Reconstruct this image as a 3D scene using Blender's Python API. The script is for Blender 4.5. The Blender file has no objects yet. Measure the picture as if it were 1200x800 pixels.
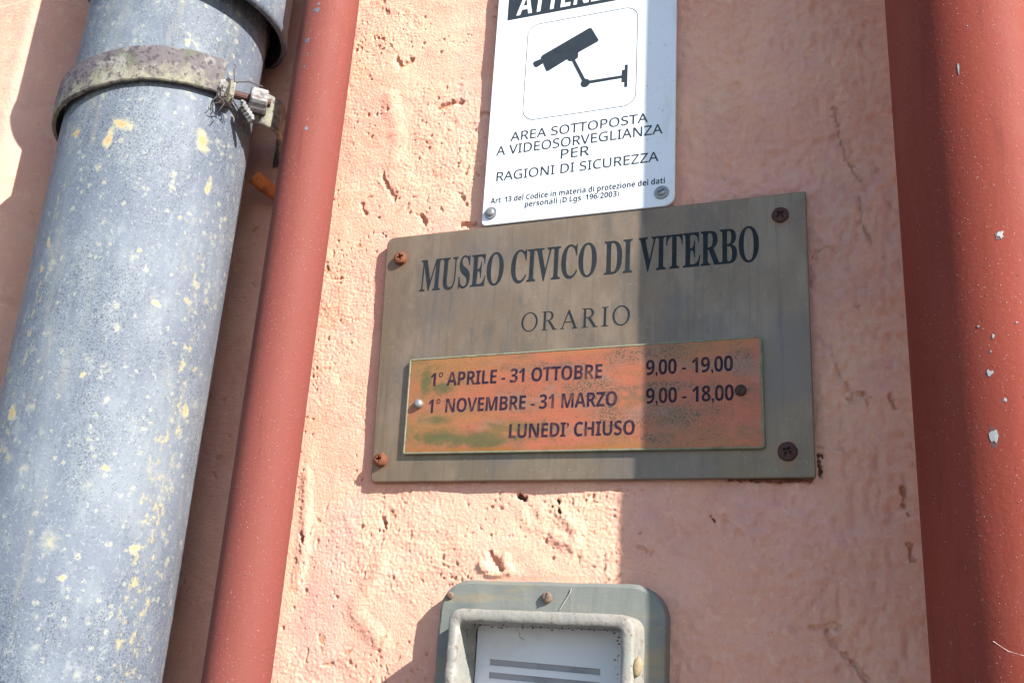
import bpy, bmesh, math, random
import numpy as np
from mathutils import Vector, Matrix
random.seed(7)
sc = bpy.context.scene
C = sc.collection
R = math.radians

# ------------------------------------------------------------------ camera
cam = bpy.data.cameras.new('camera')
cam.sensor_width = 36.0
cam.lens = 35.4776
cam.clip_start = 0.01
cam.clip_end = 500
co = bpy.data.objects.new('camera', cam)
C.objects.link(co)
co.location = (0.302934, -0.528900, -0.107120)
co.rotation_euler = (1.895714, -0.060754, 0.365458)
sc.camera = co

# ------------------------------------------------------------------ world, sun, exposure
SUN = Vector((1.9, -1.0, 1.30)).normalized()        # towards the sun
elev = math.asin(SUN.z)
w = bpy.data.worlds.new('World')
sc.world = w
w.use_nodes = True
nt = w.node_tree
sky = nt.nodes.new('ShaderNodeTexSky')
sky.sky_type = 'NISHITA'
sky.sun_disc = False
sky.sun_elevation = elev
sky.sun_rotation = math.atan2(SUN.x, SUN.y)
sky.air_density = 1.0
sky.dust_density = 0.3
sky.ozone_density = 1.6
nt.links.new(sky.outputs[0], nt.nodes['Background'].inputs[0])
nt.nodes['Background'].inputs[1].default_value = 0.102
sl = bpy.data.lights.new('sun', 'SUN')
sl.energy = 5.0
sl.angle = R(0.5)
sl.color = (1.0, 0.95, 0.86)
so = bpy.data.objects.new('sun', sl)
C.objects.link(so)
so.rotation_euler = SUN.to_track_quat('Z', 'Y').to_euler()
so.location = SUN * 5
sc.view_settings.view_transform = 'Standard'
sc.view_settings.look = 'None'
sc.view_settings.gamma = 1.0
sc.view_settings.exposure = 1.34

GZ = -1.60      # pavement level

# ------------------------------------------------------------------ material kit
class Mat:
    def __init__(s, name, base, rough=.6, metal=0., spec=.5, coord='Object'):
        s.m = bpy.data.materials.new(name)
        s.m.use_nodes = True
        s.t = s.m.node_tree
        s.n = s.t.nodes
        s.b = s.n['Principled BSDF']
        s.b.inputs['Roughness'].default_value = rough
        s.b.inputs['Metallic'].default_value = metal
        s.b.inputs['Specular IOR Level'].default_value = spec
        tc = s.n.new('ShaderNodeTexCoord')
        s.co = tc.outputs[coord]
        rgb = s.n.new('ShaderNodeRGB')
        rgb.outputs[0].default_value = (*base, 1)
        s.c = rgb.outputs[0]
        s.r = None
        s.nrm = None
    def link(s, a, b): s.t.links.new(a, b)
    def math(s, op, a, b=None, c=None, clamp=False):
        n = s.n.new('ShaderNodeMath'); n.operation = op; n.use_clamp = clamp
        for i, v in enumerate((a, b, c)):
            if v is None: continue
            if isinstance(v, (int, float)): n.inputs[i].default_value = v
            else: s.link(v, n.inputs[i])
        return n.outputs[0]
    def scaled(s, sc_, co=None):
        n = s.n.new('ShaderNodeVectorMath'); n.operation = 'MULTIPLY'
        s.link(co or s.co, n.inputs[0]); n.inputs[1].default_value = sc_
        return n.outputs[0]
    def noise(s, scale, detail=4, rough=.6, stretch=(1, 1, 1), dist=0., co=None):
        n = s.n.new('ShaderNodeTexNoise')
        n.inputs['Scale'].default_value = scale
        n.inputs['Detail'].default_value = detail
        n.inputs['Roughness'].default_value = rough
        n.inputs['Distortion'].default_value = dist
        s.link(s.scaled(stretch, co), n.inputs['Vector'])
        return n.outputs[0]
    def voro(s, scale, stretch=(1, 1, 1), co=None, feature='F1'):
        n = s.n.new('ShaderNodeTexVoronoi'); n.feature = feature
        n.inputs['Scale'].default_value = scale
        s.link(s.scaled(stretch, co), n.inputs['Vector'])
        return n.outputs['Distance']
    def ramp(s, v, lo, hi):
        n = s.n.new('ShaderNodeMapRange'); n.interpolation_type = 'SMOOTHSTEP'
        s.link(v, n.inputs[0])
        n.inputs[1].default_value = lo; n.inputs[2].default_value = hi
        return n.outputs[0]
    def mul(s, a, b): return s.math('MULTIPLY', a, b)
    def over(s, col, mask, fac=1.):
        n = s.n.new('ShaderNodeMix'); n.data_type = 'RGBA'
        s.link(s.math('MULTIPLY', mask, fac, clamp=True), n.inputs[0])
        s.link(s.c, n.inputs[6])
        if isinstance(col, tuple): n.inputs[7].default_value = (*col, 1)
        else: s.link(col, n.inputs[7])
        s.c = n.outputs[2]
        return s
    def rough(s, mask, a, b):
        n = s.n.new('ShaderNodeMapRange'); s.link(mask, n.inputs[0])
        n.inputs[3].default_value = a; n.inputs[4].default_value = b
        s.link(n.outputs[0], s.b.inputs['Roughness'])
        return s
    def metal(s, mask, a, b):
        n = s.n.new('ShaderNodeMapRange'); s.link(mask, n.inputs[0])
        n.inputs[3].default_value = a; n.inputs[4].default_value = b
        s.link(n.outputs[0], s.b.inputs['Metallic'])
        return s
    def bump(s, h, dist=.0005, strength=1.):
        n = s.n.new('ShaderNodeBump')
        n.inputs['Strength'].default_value = strength
        n.inputs['Distance'].default_value = dist
        s.link(h, n.inputs['Height'])
        if s.nrm is not None: s.link(s.nrm, n.inputs['Normal'])
        s.nrm = n.outputs[0]
        return s
    def xyz(s):
        n = s.n.new('ShaderNodeSeparateXYZ'); s.link(s.co, n.inputs[0])
        return n.outputs
    def attr(s, name):
        n = s.n.new('ShaderNodeAttribute'); n.attribute_name = name
        return n.outputs['Fac']
    def unwrap(s, r):
        """vector (arc length round the pipe, height, 0)"""
        x, y, z = s.xyz()
        a = s.math('ARCTAN2', x, s.math('MULTIPLY', y, -1.))
        n = s.n.new('ShaderNodeCombineXYZ')
        s.link(s.math('MULTIPLY', a, r), n.inputs[0]); s.link(z, n.inputs[1])
        return n.outputs[0]
    def spots(s, co, pts, warp=.006, wscale=60):
        """union of soft blotches (u, v, radius_u, radius_v) with a ragged rim"""
        nz = s.noise(wscale, 4, .65)
        out = None
        for (u, v, ru, rv) in pts:
            n = s.n.new('ShaderNodeVectorMath'); n.operation = 'SUBTRACT'
            s.link(co, n.inputs[0]); n.inputs[1].default_value = (u, v, 0)
            m = s.n.new('ShaderNodeVectorMath'); m.operation = 'MULTIPLY'
            s.link(n.outputs[0], m.inputs[0]); m.inputs[1].default_value = (1 / ru, 1 / rv, 0)
            l = s.n.new('ShaderNodeVectorMath'); l.operation = 'LENGTH'
            s.link(m.outputs[0], l.inputs[0])
            d = s.math('ADD', l.outputs['Value'], s.math('MULTIPLY_ADD', nz, 2.6, -1.3))
            k = s.ramp(d, 1.3, .35)
            out = k if out is None else s.math('MAXIMUM', out, k)
        return out
    def done(s):
        s.link(s.c, s.b.inputs['Base Color'])
        if s.nrm is not None: s.link(s.nrm, s.b.inputs['Normal'])
        return s.m

def xz(m):
    x, y, z = m.xyz()
    n = m.n.new('ShaderNodeCombineXYZ'); m.link(x, n.inputs[0]); m.link(z, n.inputs[1])
    return n.outputs[0]

# peach plaster
m = Mat('peach_plaster', (.76, .39, .285), .92, spec=.12)
m.over((.84, .50, .35), m.ramp(m.noise(11, 5, .6), .42, .62), .6)
m.over((.66, .31, .24), m.ramp(m.noise(34, 5, .7, dist=.6), .52, .66), .45)
m.over((.84, .53, .38), m.ramp(m.noise(130, 4, .7), .54, .66), .5)
m.over((.58, .36, .33), m.ramp(m.noise(8, 6, .65, stretch=(1, 1, .5)), .50, .66), .45)
m.over((.72, .37, .34), m.ramp(m.noise(22, 5, .6), .53, .64), .4)
m.over((.45, .24, .19), m.mul(m.ramp(m.noise(420, 4, .8), .60, .70), m.ramp(m.noise(18, 4), .45, .6)), .55)
m.over((.60, .27, .13), m.mul(m.ramp(m.noise(170, 5, .8), .61, .68), m.ramp(m.noise(9, 4), .5, .62)), .6)
m.over((.50, .21, .10), m.ramp(m.attr('pit'), .35, 1.1), .7)
m.over((.10, .06, .045), m.ramp(m.attr('hole'), .3, .8), 1.)
m.over((.54, .23, .09), m.mul(m.ramp(m.attr('rust'), .2, .95), m.ramp(m.noise(420, 4, .8), .44, .58)), .6)
m.over((.36, .24, .22), m.mul(m.ramp(m.attr('crack'), .4, 1.), m.ramp(m.noise(240, 4, .8), .46, .60)), .45)
m.bump(m.noise(1500, 3, .8), .0006, .8)
m.over((.60, .30, .23), m.ramp(m.noise(620, 4, .85), .53, .66), .22)
m.over((.86, .56, .44), m.ramp(m.noise(500, 4, .85), .55, .68), .35)
m.bump(m.noise(700, 4, .8), .0010, .75)
m.bump(m.noise(210, 4, .65), .0012, .25)
M_wall = m.done()

# paving
m = Mat('paving_stone', (.10, .10, .10), .85)
m.over((.07, .07, .07), m.ramp(m.noise(3, 6), .4, .7), .6)
m.bump(m.noise(60, 5), .004, .5)
M_pave = m.done()

# galvanised grey pipe
m = Mat('weathered_galvanised', (.112, .132, .170), .60, metal=.0, spec=.30)
u = m.unwrap(.0584)
m.over((.160, .185, .215), m.ramp(m.noise(30, 6, .7, stretch=(1, 1, .5)), .42, .62), .8)
m.over((.080, .098, .138), m.ramp(m.noise(11, 5, .6, stretch=(1, 1, .4)), .46, .62), .7)
m.over((.215, .235, .250), m.ramp(m.noise(95, 6, .75, stretch=(1, 1, .6)), .54, .66), .55)
g = m.ramp(m.noise(17, 5, .65, stretch=(1, 1, .5)), .42, .58)
m.over((.030, .038, .052), m.mul(m.ramp(m.noise(900, 3, .85), .50, .60), g), .8)
m.over((.045, .055, .075), m.ramp(m.noise(520, 3, .8), .59, .67), .6)
m.over((.28, .30, .31), m.ramp(m.noise(420, 3, .8), .58, .68), .5)
m.over((.19, .19, .165), m.ramp(m.noise(60, 5, .7, stretch=(1, 1, .12)), .55, .68), .45)
lg = m.ramp(m.noise(13, 5, .7), .40, .58)
def lichen(scale, rmax, seed, cols):
    n = m.n.new('ShaderNodeTexVoronoi'); n.inputs['Scale'].default_value = scale; n.inputs['Randomness'].default_value = 1
    a = m.n.new('ShaderNodeVectorMath'); a.operation = 'ADD'; a.inputs[1].default_value = (seed, seed * 2, 0)
    wn = m.n.new('ShaderNodeTexNoise'); wn.inputs['Scale'].default_value = scale * 3; wn.inputs['Detail'].default_value = 4; m.link(m.co, wn.inputs['Vector'])
    b = m.n.new('ShaderNodeVectorMath'); b.operation = 'MULTIPLY_ADD'; k = .9 / scale
    m.link(wn.outputs['Color'], b.inputs[0]); b.inputs[1].default_value = (k, k, k); m.link(m.co, b.inputs[2])
    m.link(b.outputs[0], a.inputs[0]); m.link(a.outputs[0], n.inputs['Vector'])
    sp = m.n.new('ShaderNodeSeparateColor'); m.link(n.outputs['Color'], sp.inputs[0])
    rad = m.math('MULTIPLY', m.math('POWER', sp.outputs[0], 2.5), rmax)
    q = m.math('DIVIDE', n.outputs['Distance'], m.math('ADD', rad, .02))
    gate = m.mul(m.ramp(m.math('ADD', sp.outputs[1], m.math('MULTIPLY', lg, .45)), .72, .80), m.ramp(rad, .03, .08))
    for c_, lo, hi, f in cols: m.over(c_, m.mul(m.ramp(q, hi, lo), gate), f)
lichen(55, .40, 0, [((.24, .26, .24), .3, 1.3, .45), ((.30, .27, .17), .25, .8, .7), ((.30, .17, .07), .05, .38, .7)])
lichen(110, .42, 5, [((.26, .275, .24), .3, 1.25, .5), ((.31, .25, .13), .1, .6, .6)])
lichen(230, .45, 9, [((.30, .30, .24), .5, 1.2, .6), ((.025, .03, .04), .05, .4, .7)])
wob = m.n.new('ShaderNodeVectorMath'); wob.operation = 'ADD'
wn = m.n.new('ShaderNodeTexNoise'); wn.inputs['Scale'].default_value = 45; wn.inputs['Detail'].default_value = 5
m.link(m.co, wn.inputs['Vector'])
w2 = m.n.new('ShaderNodeVectorMath'); w2.operation = 'MULTIPLY_ADD'
m.link(wn.outputs['Color'], w2.inputs[0]); w2.inputs[1].default_value = (.016, .016, 0); w2.inputs[2].default_value = (-.008, -.008, 0)
m.link(u, wob.inputs[0]); m.link(w2.outputs[0], wob.inputs[1]); uw = wob.outputs[0]
ln = m.spots(uw, [(R(-10) * .0584, 1.70, .0035, .20), (R(84) * .0584, 1.585, .007, .16), (R(76) * .0584, 1.50, .004, .15)], wscale=150)
m.over((.34, .29, .15), m.mul(ln, m.ramp(m.noise(190, 5, .75, stretch=(1, 1, .7)), .52, .62)), .7)
big = [(R(a) * .0584, z + 1.6, ru, rv) for a, z, ru, rv in
       [(70, .2040, .0050, .0065), (22, .2003, .0065, .0045), (17, .190, .0035, .007), (-11, .1232, .0020, .0045), (-15, .1076, .0022, .003),
        (80, .1749, .002, .006), (-7, .0188, .0025, .006), (90, .034, .003, .006), (-8, .197, .003, .004), (45, .12, .002, .002), (60, .09, .002, .002),
        (50, -.01, .0025, .0022), (30, .04, .002, .002), (72, -.05, .003, .003), (38, -.07, .002, .002), (64, .147, .0018, .0016)]]
sp = m.spots(uw, big, wscale=160)
m.over((.37, .33, .20), sp, .8)
core = m.spots(uw, [(a, z, ru * .5, rv * .5) for a, z, ru, rv in big], wscale=320)
m.over((.36, .19, .06), core, .7)
m.rough(m.noise(200, 3), .50, .75)
m.bump(m.noise(520, 4, .75), .0005, .6)
m.bump(m.noise(60, 4, .6), .0008, .25)
M_grey = m.done()

# red-brown painted pipes
def red_paint(name, base, gloss):
    m = Mat(name, base, gloss, spec=.11)
    u = m.unwrap(.03)
    m.over(tuple(c * 1.25 for c in base), m.ramp(m.noise(24, 5, .6, stretch=(1, 1, .18)), .42, .68), .6)
    m.over(tuple(c * .78 for c in base), m.ramp(m.noise(60, 5, .65, stretch=(1, 1, .3)), .55, .78), .55)
    speck = m.ramp(m.voro(420), .17, .08)
    gate = m.ramp(m.noise(70, 4, .7), .46, .60)
    sg = m.mul(speck, gate)
    m.over((.44, .26, .22), sg, .7)
    m.over((.40, .22, .19), m.ramp(m.noise(900, 2, .7), .66, .72), .5)
    m.rough(m.noise(50, 4), gloss - .07, gloss + .1)
    m.over(tuple(c * .62 for c in base), m.ramp(m.noise(70, 6, .75, stretch=(1, 1, .08)), .53, .68), .5)
    m.over((base[0] * 1.15, base[1] * 1.9, base[2] * 2.1), m.ramp(m.noise(14, 6, .7, stretch=(1, 1, .3)), .50, .66), .35)
    m.over((.05, .022, .018), m.ramp(m.noise(330, 4, .8), .64, .71), .7)
    m.bump(sg, .0007, .9)
    m.bump(m.mul(m.ramp(m.voro(300), .20, .06), m.ramp(m.noise(30, 4, .7), .50, .64)), .0004, .4)
    m.bump(m.noise(480, 3, .6), .00022, .6)
    m.bump(m.noise(50, 4, .5, stretch=(1, 1, .3)), .0008, .22)
    return m
m = red_paint('red_pipe_paint', (.185, .037, .025), .62)
M_red = m.done()
m = red_paint('red_thin_pipe_paint', (.160, .046, .038), .66)
M_red2 = m.done()

def simple(name, base, rough=.6, metal=0., spec=.5, var=.25, nscale=120, bumpd=.0002, tint=None, tfac=.5):
    m = Mat(name, base, rough, metal, spec)
    m.over(tuple(c * (1 - var) for c in base), m.ramp(m.noise(nscale, 5, .65), .45, .7), .8)
    if tint: m.over(tint, m.ramp(m.noise(nscale * .6, 5, .7, dist=.5), .5, .66), tfac)
    m.bump(m.noise(nscale * 4, 4, .7), bumpd, .6)
    return m.done()

# strap: lichen covered band
m = Mat('lichened_strap', (.088, .074, .082), .75, metal=.0)
x, y, z = m.xyz()
m.over((.21, .20, .135), m.mul(m.ramp(m.math('ADD', m.math('ADD', m.math('MULTIPLY', x, 9.), m.math('MULTIPLY', z, -38.)), m.noise(60, 5, .7)), -.20, .30), m.ramp(m.noise(90, 5, .7), .38, .55)), .85)
m.over((.22, .22, .20), m.ramp(m.noise(90, 4, .65), .52, .64), .6)
m.over((.028, .018, .030), m.ramp(m.noise(230, 5, .8), .51, .60), .85)
m.over((.06, .085, .025), m.ramp(m.noise(35, 3, .6), .56, .66), .5)
m.bump(m.noise(350, 5, .75), .0008, .8)
M_strap = m.done()
M_strapin = simple('strap_underside', (.07, .05, .045), .85, .1, tint=(.16, .07, .04))
M_nut = simple('weathered_bolt', (.24, .235, .235), .65, .1, var=.5, nscale=240, bumpd=.0006, tint=(.07, .045, .045), tfac=.85)
M_rust = simple('rust', (.16, .05, .022), .8, .15, var=.5, nscale=260, bumpd=.0006, tint=(.24, .09, .03), tfac=.6)
M_dusty = simple('dusty_rust', (.17, .105, .075), .8, 0., var=.5, nscale=260, bumpd=.0006, tint=(.08, .045, .03), tfac=.7)
M_drust = simple('dark_rust', (.060, .022, .017), .6, .3, var=.5, nscale=260, bumpd=.0006, tint=(.13, .04, .02), tfac=.5)
M_orust = simple('orange_rust', (.36, .10, .02), .8, .1, var=.6, nscale=150, bumpd=.0006, tint=(.12, .05, .03), tfac=.6)
M_socket = simple('rusty_socket_inside', (.075, .045, .04), .85, .2, var=.5, nscale=90, tint=(.14, .06, .04))
M_steel = simple('steel', (.30, .30, .31), .4, .6, var=.3, nscale=300)
M_twig = simple('dry_twig', (.07, .05, .045), .8, nscale=200)
M_thread = simple('cobweb', (.3, .3, .28), .9, nscale=200)
M_cocoon = simple('cocoon', (.28, .22, .13), .9, nscale=300, bumpd=.0008)
M_dark = simple('dark_recess', (.03, .03, .03), .9)

# white sign
m = Mat('white_sign_enamel', (.70, .74, .79), .40, spec=.3)
m.over((.70, .72, .76), m.ramp(m.noise(18, 5, .6), .5, .75), .35)
m.over((.40, .38, .35), m.ramp(m.noise(330, 3, .75), .62, .70), .5)
m.over((.52, .50, .46), m.ramp(m.noise(60, 5, .7, stretch=(1, 1, .15)), .54, .68), .35)
m.over((.45, .36, .26), m.ramp(m.noise(25, 5, .7, stretch=(1, 1, .4)), .58, .70), .3)
M_sign = m.done()
M_ink = simple('black_sign_ink', (.022, .028, .034), .42, var=.3)
M_inkthin = simple('grey_sign_ink', (.09, .10, .11), .5, var=.3)
M_signw = simple('white_ink', (.82, .84, .88), .4, var=.05)

# bronze plate
m = Mat('oxidised_brass', (.208, .148, .100), .42, metal=.52, spec=.5)
x, y, z = m.xyz()
m.over((.275, .205, .145), m.ramp(m.noise(30, 6, .7, stretch=(1, 1, .5)), .42, .62), .7)
m.over((.125, .105, .085), m.ramp(m.noise(14, 6, .7, stretch=(1.6, 1, .7)), .48, .62), .6)
edge = m.math('MAXIMUM', m.ramp(z, .030, .004), m.ramp(x, .020, .002))
m.over((.175, .132, .085), m.mul(edge, m.ramp(m.noise(40, 4), .3, .6)), .7)
m.over((.20, .195, .16), m.ramp(m.noise(95, 5, .7, stretch=(1, 1, .12)), .60, .74), .30)
m.over((.24, .24, .20), m.ramp(m.noise(420, 2, .6), .64, .72), .5)
m.over((.09, .085, .07), m.ramp(m.noise(280, 3, .7), .66, .76), .35)
m.over((.24, .11, .06), m.spots(xz(m), [(.246, .1450, .0055, .0065), (.0102, .1425, .006, .006), (.2468, .0115, .006, .008), (.0112, .012, .005, .005)], wscale=200), .55)
m.rough(m.noise(70, 5, .7, stretch=(1, 1, .3)), .36, .58)
m.bump(m.noise(330, 3, .7), .00012, .5)
m.over((.10, .085, .07), m.ramp(m.noise(260, 4, .7, stretch=(1, 1, .03)), .52, .68), .35)
m.over((.28, .24, .19), m.ramp(m.noise(340, 4, .7, stretch=(1, 1, .025)), .58, .70), .35)
m.over((.12, .12, .13), m.ramp(m.noise(9, 5, .6), .50, .62), .35)
m.bump(m.noise(240, 3, .6, stretch=(1, 1, .05)), .00010, .6)
M_brass = m.done()
# copper inset
m = Mat('copper_inset', (.42, .125, .066), .38, metal=.40, spec=.5)
c2 = xz(m)
x_c = m.xyz()[0]
m.over((.29, .115, .070), m.ramp(m.noise(34, 5, .6), .45, .68), .7)
m.over((.22, .125, .055), m.ramp(m.noise(22, 5, .65, stretch=(.5, 1, 1.4)), .48, .62), .7)
gr = m.spots(c2, [(.048, .0255, .015, .0055), (.078, .0235, .028, .0065), (.037, .060, .004, .008), (.051, .0555, .008, .004), (.098, .030, .02, .004), (.045, .036, .010, .003)], wscale=90)
m.over((.24, .155, .05), m.mul(m.ramp(x_c, .11, .02), m.ramp(m.noise(30, 6, .7, stretch=(.6, 1, 1.2)), .38, .60)), .75)
m.over((.085, .100, .036), gr, .85)
m.over((.10, .105, .05), m.mul(m.ramp(m.noise(75, 6, .75, stretch=(.5, 1, 1)), .50, .62), m.ramp(m.noise(18, 4, .6), .46, .58)), .55)
m.over((.30, .12, .025), m.spots(c2, [(.036, .0180, .012, .0018), (.075, .0178, .03, .0014), (.14, .0178, .03, .0012)], wscale=120), .8)
sg = m.spots(c2, [(.175, .0700, .034, .0052), (.140, .052, .014, .010), (.180, .050, .035, .004), (.185, .034, .028, .008), (.150, .041, .012, .014), (.224, .066, .008, .010), (.176, .022, .012, .004), (.110, .0655, .03, .003)], wscale=70)
m.over((.17, .13, .085), sg, .35)
m.over((.055, .065, .045), m.mul(sg, m.ramp(m.noise(1100, 2, .7, stretch=(.8, 1, 1)), .535, .565)), .95)
m.over((.05, .055, .04), m.mul(m.ramp(m.noise(40, 4, .7), .50, .62), m.ramp(m.noise(1300, 2, .7), .59, .62)), .8)
m.over((.42, .165, .055), m.ramp(m.noise(26, 5, .6, stretch=(.4, 1, 1.3)), .50, .66), .6)
m.over((.30, .17, .12), m.ramp(m.noise(50, 5, .65, stretch=(.5, 1, 1.2)), .52, .64), .5)
m.over((.09, .06, .035), m.ramp(m.noise(800, 3, .8), .58, .66), .6)
m.over((.20, .22, .16), m.ramp(m.noise(240, 3, .7, stretch=(.35, 1, 1)), .66, .76), .35)
m.rough(m.noise(90, 4), .34, .58)
m.bump(m.noise(500, 3, .7), .00018, .6)
M_copper = m.done()
M_verd = simple('pale_verdigris_edge', (.20, .21, .14), .7, .1, var=.5, nscale=160, tint=(.16, .15, .08))
M_letter = simple('slate_blue_enamel', (.021, .026, .031), .6, 0, .08, var=.35, nscale=180)
M_purple = simple('purple_black_enamel', (.026, .015, .030), .55, 0, .12, var=.3, nscale=240, tint=(.16, .07, .045), tfac=.45)

# box paint
m = Mat('grey_green_box_paint', (.150, .158, .146), .62)
m.over((.20, .22, .185), m.ramp(m.noise(45, 5, .65, stretch=(.4, 1, 1)), .48, .68), .7)
m.over((.095, .115, .118), m.ramp(m.noise(30, 5, .6), .52, .72), .6)
m.over((.21, .18, .12), m.ramp(m.noise(90, 6, .75, stretch=(.12, 1, 1)), .50, .62), .75)
m.over((.11, .10, .09), m.ramp(m.noise(300, 4, .7), .64, .74), .6)
m.bump(m.noise(200, 5, .7, stretch=(.4, 1, 1)), .0005, .6)
M_box = m.done()
m = Mat('chalky_rim_paint', (.215, .21, .19), .7)
m.over((.29, .25, .225), m.ramp(m.noise(60, 5, .65), .45, .65), .7)
m.over((.17, .195, .175), m.ramp(m.noise(35, 5, .6), .54, .70), .6)
m.over((.10, .07, .045), m.ramp(m.noise(180, 5, .75), .54, .64), .7)
m.over((.14, .15, .13), m.ramp(m.noise(60, 6, .8), .54, .62), .5)
m.over((.42, .36, .33), m.ramp(m.noise(90, 5, .75, stretch=(.3, 1, 1)), .56, .66), .5)
m.bump(m.noise(260, 5, .7), .0007, .7)
M_rim = m.done()
m = Mat('pale_panel_plastic', (.62, .63, .68), .55)
m.over((.50, .50, .50), m.ramp(m.noise(40, 5, .6), .5, .7), .5)
m.over((.22, .19, .15), m.ramp(m.noise(160, 5, .7), .64, .74), .5)
m.bump(m.noise(300, 3), .0002, .4)
M_panel = m.done()
M_slot = simple('slot_bar_grey', (.30, .29, .30), .6, var=.3, nscale=90)

# ------------------------------------------------------------------ object helpers
def thing(name, label, cat, loc, group=None):
    o = bpy.data.objects.new(name, None)
    o.empty_display_size = .05
    C.objects.link(o)
    o.location = loc
    o['label'] = label; o['category'] = cat
    if group: o['group'] = group
    return o

def obj(name, verts, faces, mat, parent=None, origin=None, smooth=False, label=None):
    base = Vector(origin) if origin is not None else Vector((0, 0, 0))
    p = parent
    while p is not None:
        base += p.location if origin is None else Vector((0, 0, 0))
        p = p.parent
    me = bpy.data.meshes.new(name)
    me.from_pydata([tuple(Vector(v) - base) for v in verts], [], faces)
    me.materials.append(mat)
    me.update()
    bm = bmesh.new(); bm.from_mesh(me)
    bmesh.ops.recalc_face_normals(bm, faces=bm.faces)
    bm.to_mesh(me); bm.free()
    if smooth:
        me.polygons.foreach_set('use_smooth', [True] * len(me.polygons))
    o = bpy.data.objects.new(name, me)
    C.objects.link(o)
    if parent is not None: o.parent = parent
    elif origin is not None: o.location = origin
    if label: o['label'] = label
    return o

class MB:
    def __init__(s): s.v = []; s.f = []
    def add(s, v, f):
        k = len(s.v); s.v += [tuple(q) for q in v]; s.f += [tuple(i + k for i in g) for g in f]
        return s
    def box(s, x0, x1, y0, y1, z0, z1):
        return s.add([(x, y, z) for x in (x0, x1) for y in (y0, y1) for z in (z0, z1)],
                     [(0, 1, 3, 2), (4, 6, 7, 5), (0, 4, 5, 1), (2, 3, 7, 6), (0, 2, 6, 4), (1, 5, 7, 3)])
    def tube(s, pts, r, n=8, taper=None):
        pts = [Vector(p) for p in pts]; V = []; F = []
        up = None
        for i, p in enumerate(pts):
            d = (pts[min(i + 1, len(pts) - 1)] - pts[max(i - 1, 0)]).normalized()
            if up is None: up = d.orthogonal().normalized()
            up = (up - d * up.dot(d)).normalized(); sd = d.cross(up)
            rr = r if taper is None else r * (1 - (1 - taper) * i / (len(pts) - 1))
            for k in range(n):
                a = 2 * math.pi * k / n
                V.append(p + rr * (math.cos(a) * up + math.sin(a) * sd))
        for i in range(len(pts) - 1):
            for k in range(n):
                F.append((i * n + k, i * n + (k + 1) % n, (i + 1) * n + (k + 1) % n, (i + 1) * n + k))
        F.append(tuple(range(n))[::-1]); F.append(tuple(range((len(pts) - 1) * n, len(pts) * n)))
        return s.add(V, F)
    def lathe(s, prof, mtx, n=28, mod=None, cap0=True, cap1=True):
        """prof: (radius, height) from base to centre, axis +z mapped by mtx"""
        V = []; F = []
        for j, (r, h) in enumerate(prof):
            for k in range(n):
                a = 2 * math.pi * k / n
                rr = r * (mod(j, a) if mod else 1.)
                V.append(mtx @ Vector((rr * math.cos(a), rr * math.sin(a), h)))
        for j in range(len(prof) - 1):
            for k in range(n):
                F.append((j * n + k, j * n + (k + 1) % n, (j + 1) * n + (k + 1) % n, (j + 1) * n + k))
        if cap0: F.append(tuple(range(n))[::-1])
        if cap1: F.append(tuple(range((len(prof) - 1) * n, len(prof) * n)))
        return s.add(V, F)
    def build(s, name, mat, parent=None, **k): return obj(name, s.v, s.f, mat, parent, **k)

def rounded(x0, x1, z0, z1, rad, n=8, corners=None):
    """CCW outline seen from the front (-y); rad one value or (bl, br, tr, tl)"""
    if not isinstance(rad, tuple): rad = (rad,) * 4
    c = corners or [(x0, z0), (x1, z0), (x1, z1), (x0, z1)]
    out = []
    for i in range(4):
        p = Vector(c[i]); a = (Vector(c[i - 1]) - p).normalized(); b = (Vector(c[(i + 1) % 4]) - p).normalized()
        r = rad[i]
        q = p + (a + b) * r
        for k in range(n + 1):
            t = k / n * math.pi / 2
            out.append(tuple(q - b * r * math.cos(t) - a * r * math.sin(t)))
    return out

def inset(pts, d):
    out = []; n = len(pts)
    for i in range(n):
        p = Vector(pts[i]); a = (p - Vector(pts[i - 1])); b = (Vector(pts[(i + 1) % n]) - p)
        if a.length < 1e-9: a = b
        if b.length < 1e-9: b = a
        t = (a.normalized() + b.normalized()).normalized()
        out.append((p.x - t.y * d, p.y + t.x * d))
    return out

def slab(name, pts, yb, yf, mat, parent, bev=.0006, **k):
    """plate with front at yf (nearer the viewer, smaller y), bevelled front edge; pts CCW in (x,z)"""
    n = len(pts); mb = MB()
    rings = [(pts, yb), (pts, yf + bev), (inset(pts, bev * .35), yf + bev * .35), (inset(pts, bev), yf)]
    V = []; F = []
    for P, y in rings: V += [(x, y, z) for x, z in P]
    for j in range(3):
        for i in range(n):
            F.append((j * n + i, j * n + (i + 1) % n, (j + 1) * n + (i + 1) % n, (j + 1) * n + i))
    F.append(tuple(range(n))[::-1]); F.append(tuple(range(3 * n, 4 * n)))
    return obj(name, V, F, mat, parent, **k)

def dense(pts, step=.004):
    out = []
    for i in range(len(pts)):
        p = Vector(pts[i]); q = Vector(pts[(i + 1) % len(pts)]); k = max(1, int((q - p).length / step))
        out += [tuple(p.lerp(q, j / k)) for j in range(k)]
    return out

def ragged(V, amp, scale, seed=0.):
    from mathutils import noise
    out = []
    for v in V:
        n_ = noise.noise_vector(Vector(v) * scale + Vector((seed, 0, 0))) + .5 * noise.noise_vector(Vector(v) * scale * 2.7 + Vector((0, seed, 0)))
        out.append(tuple(Vector(v) + n_ * amp))
    return out

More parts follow.
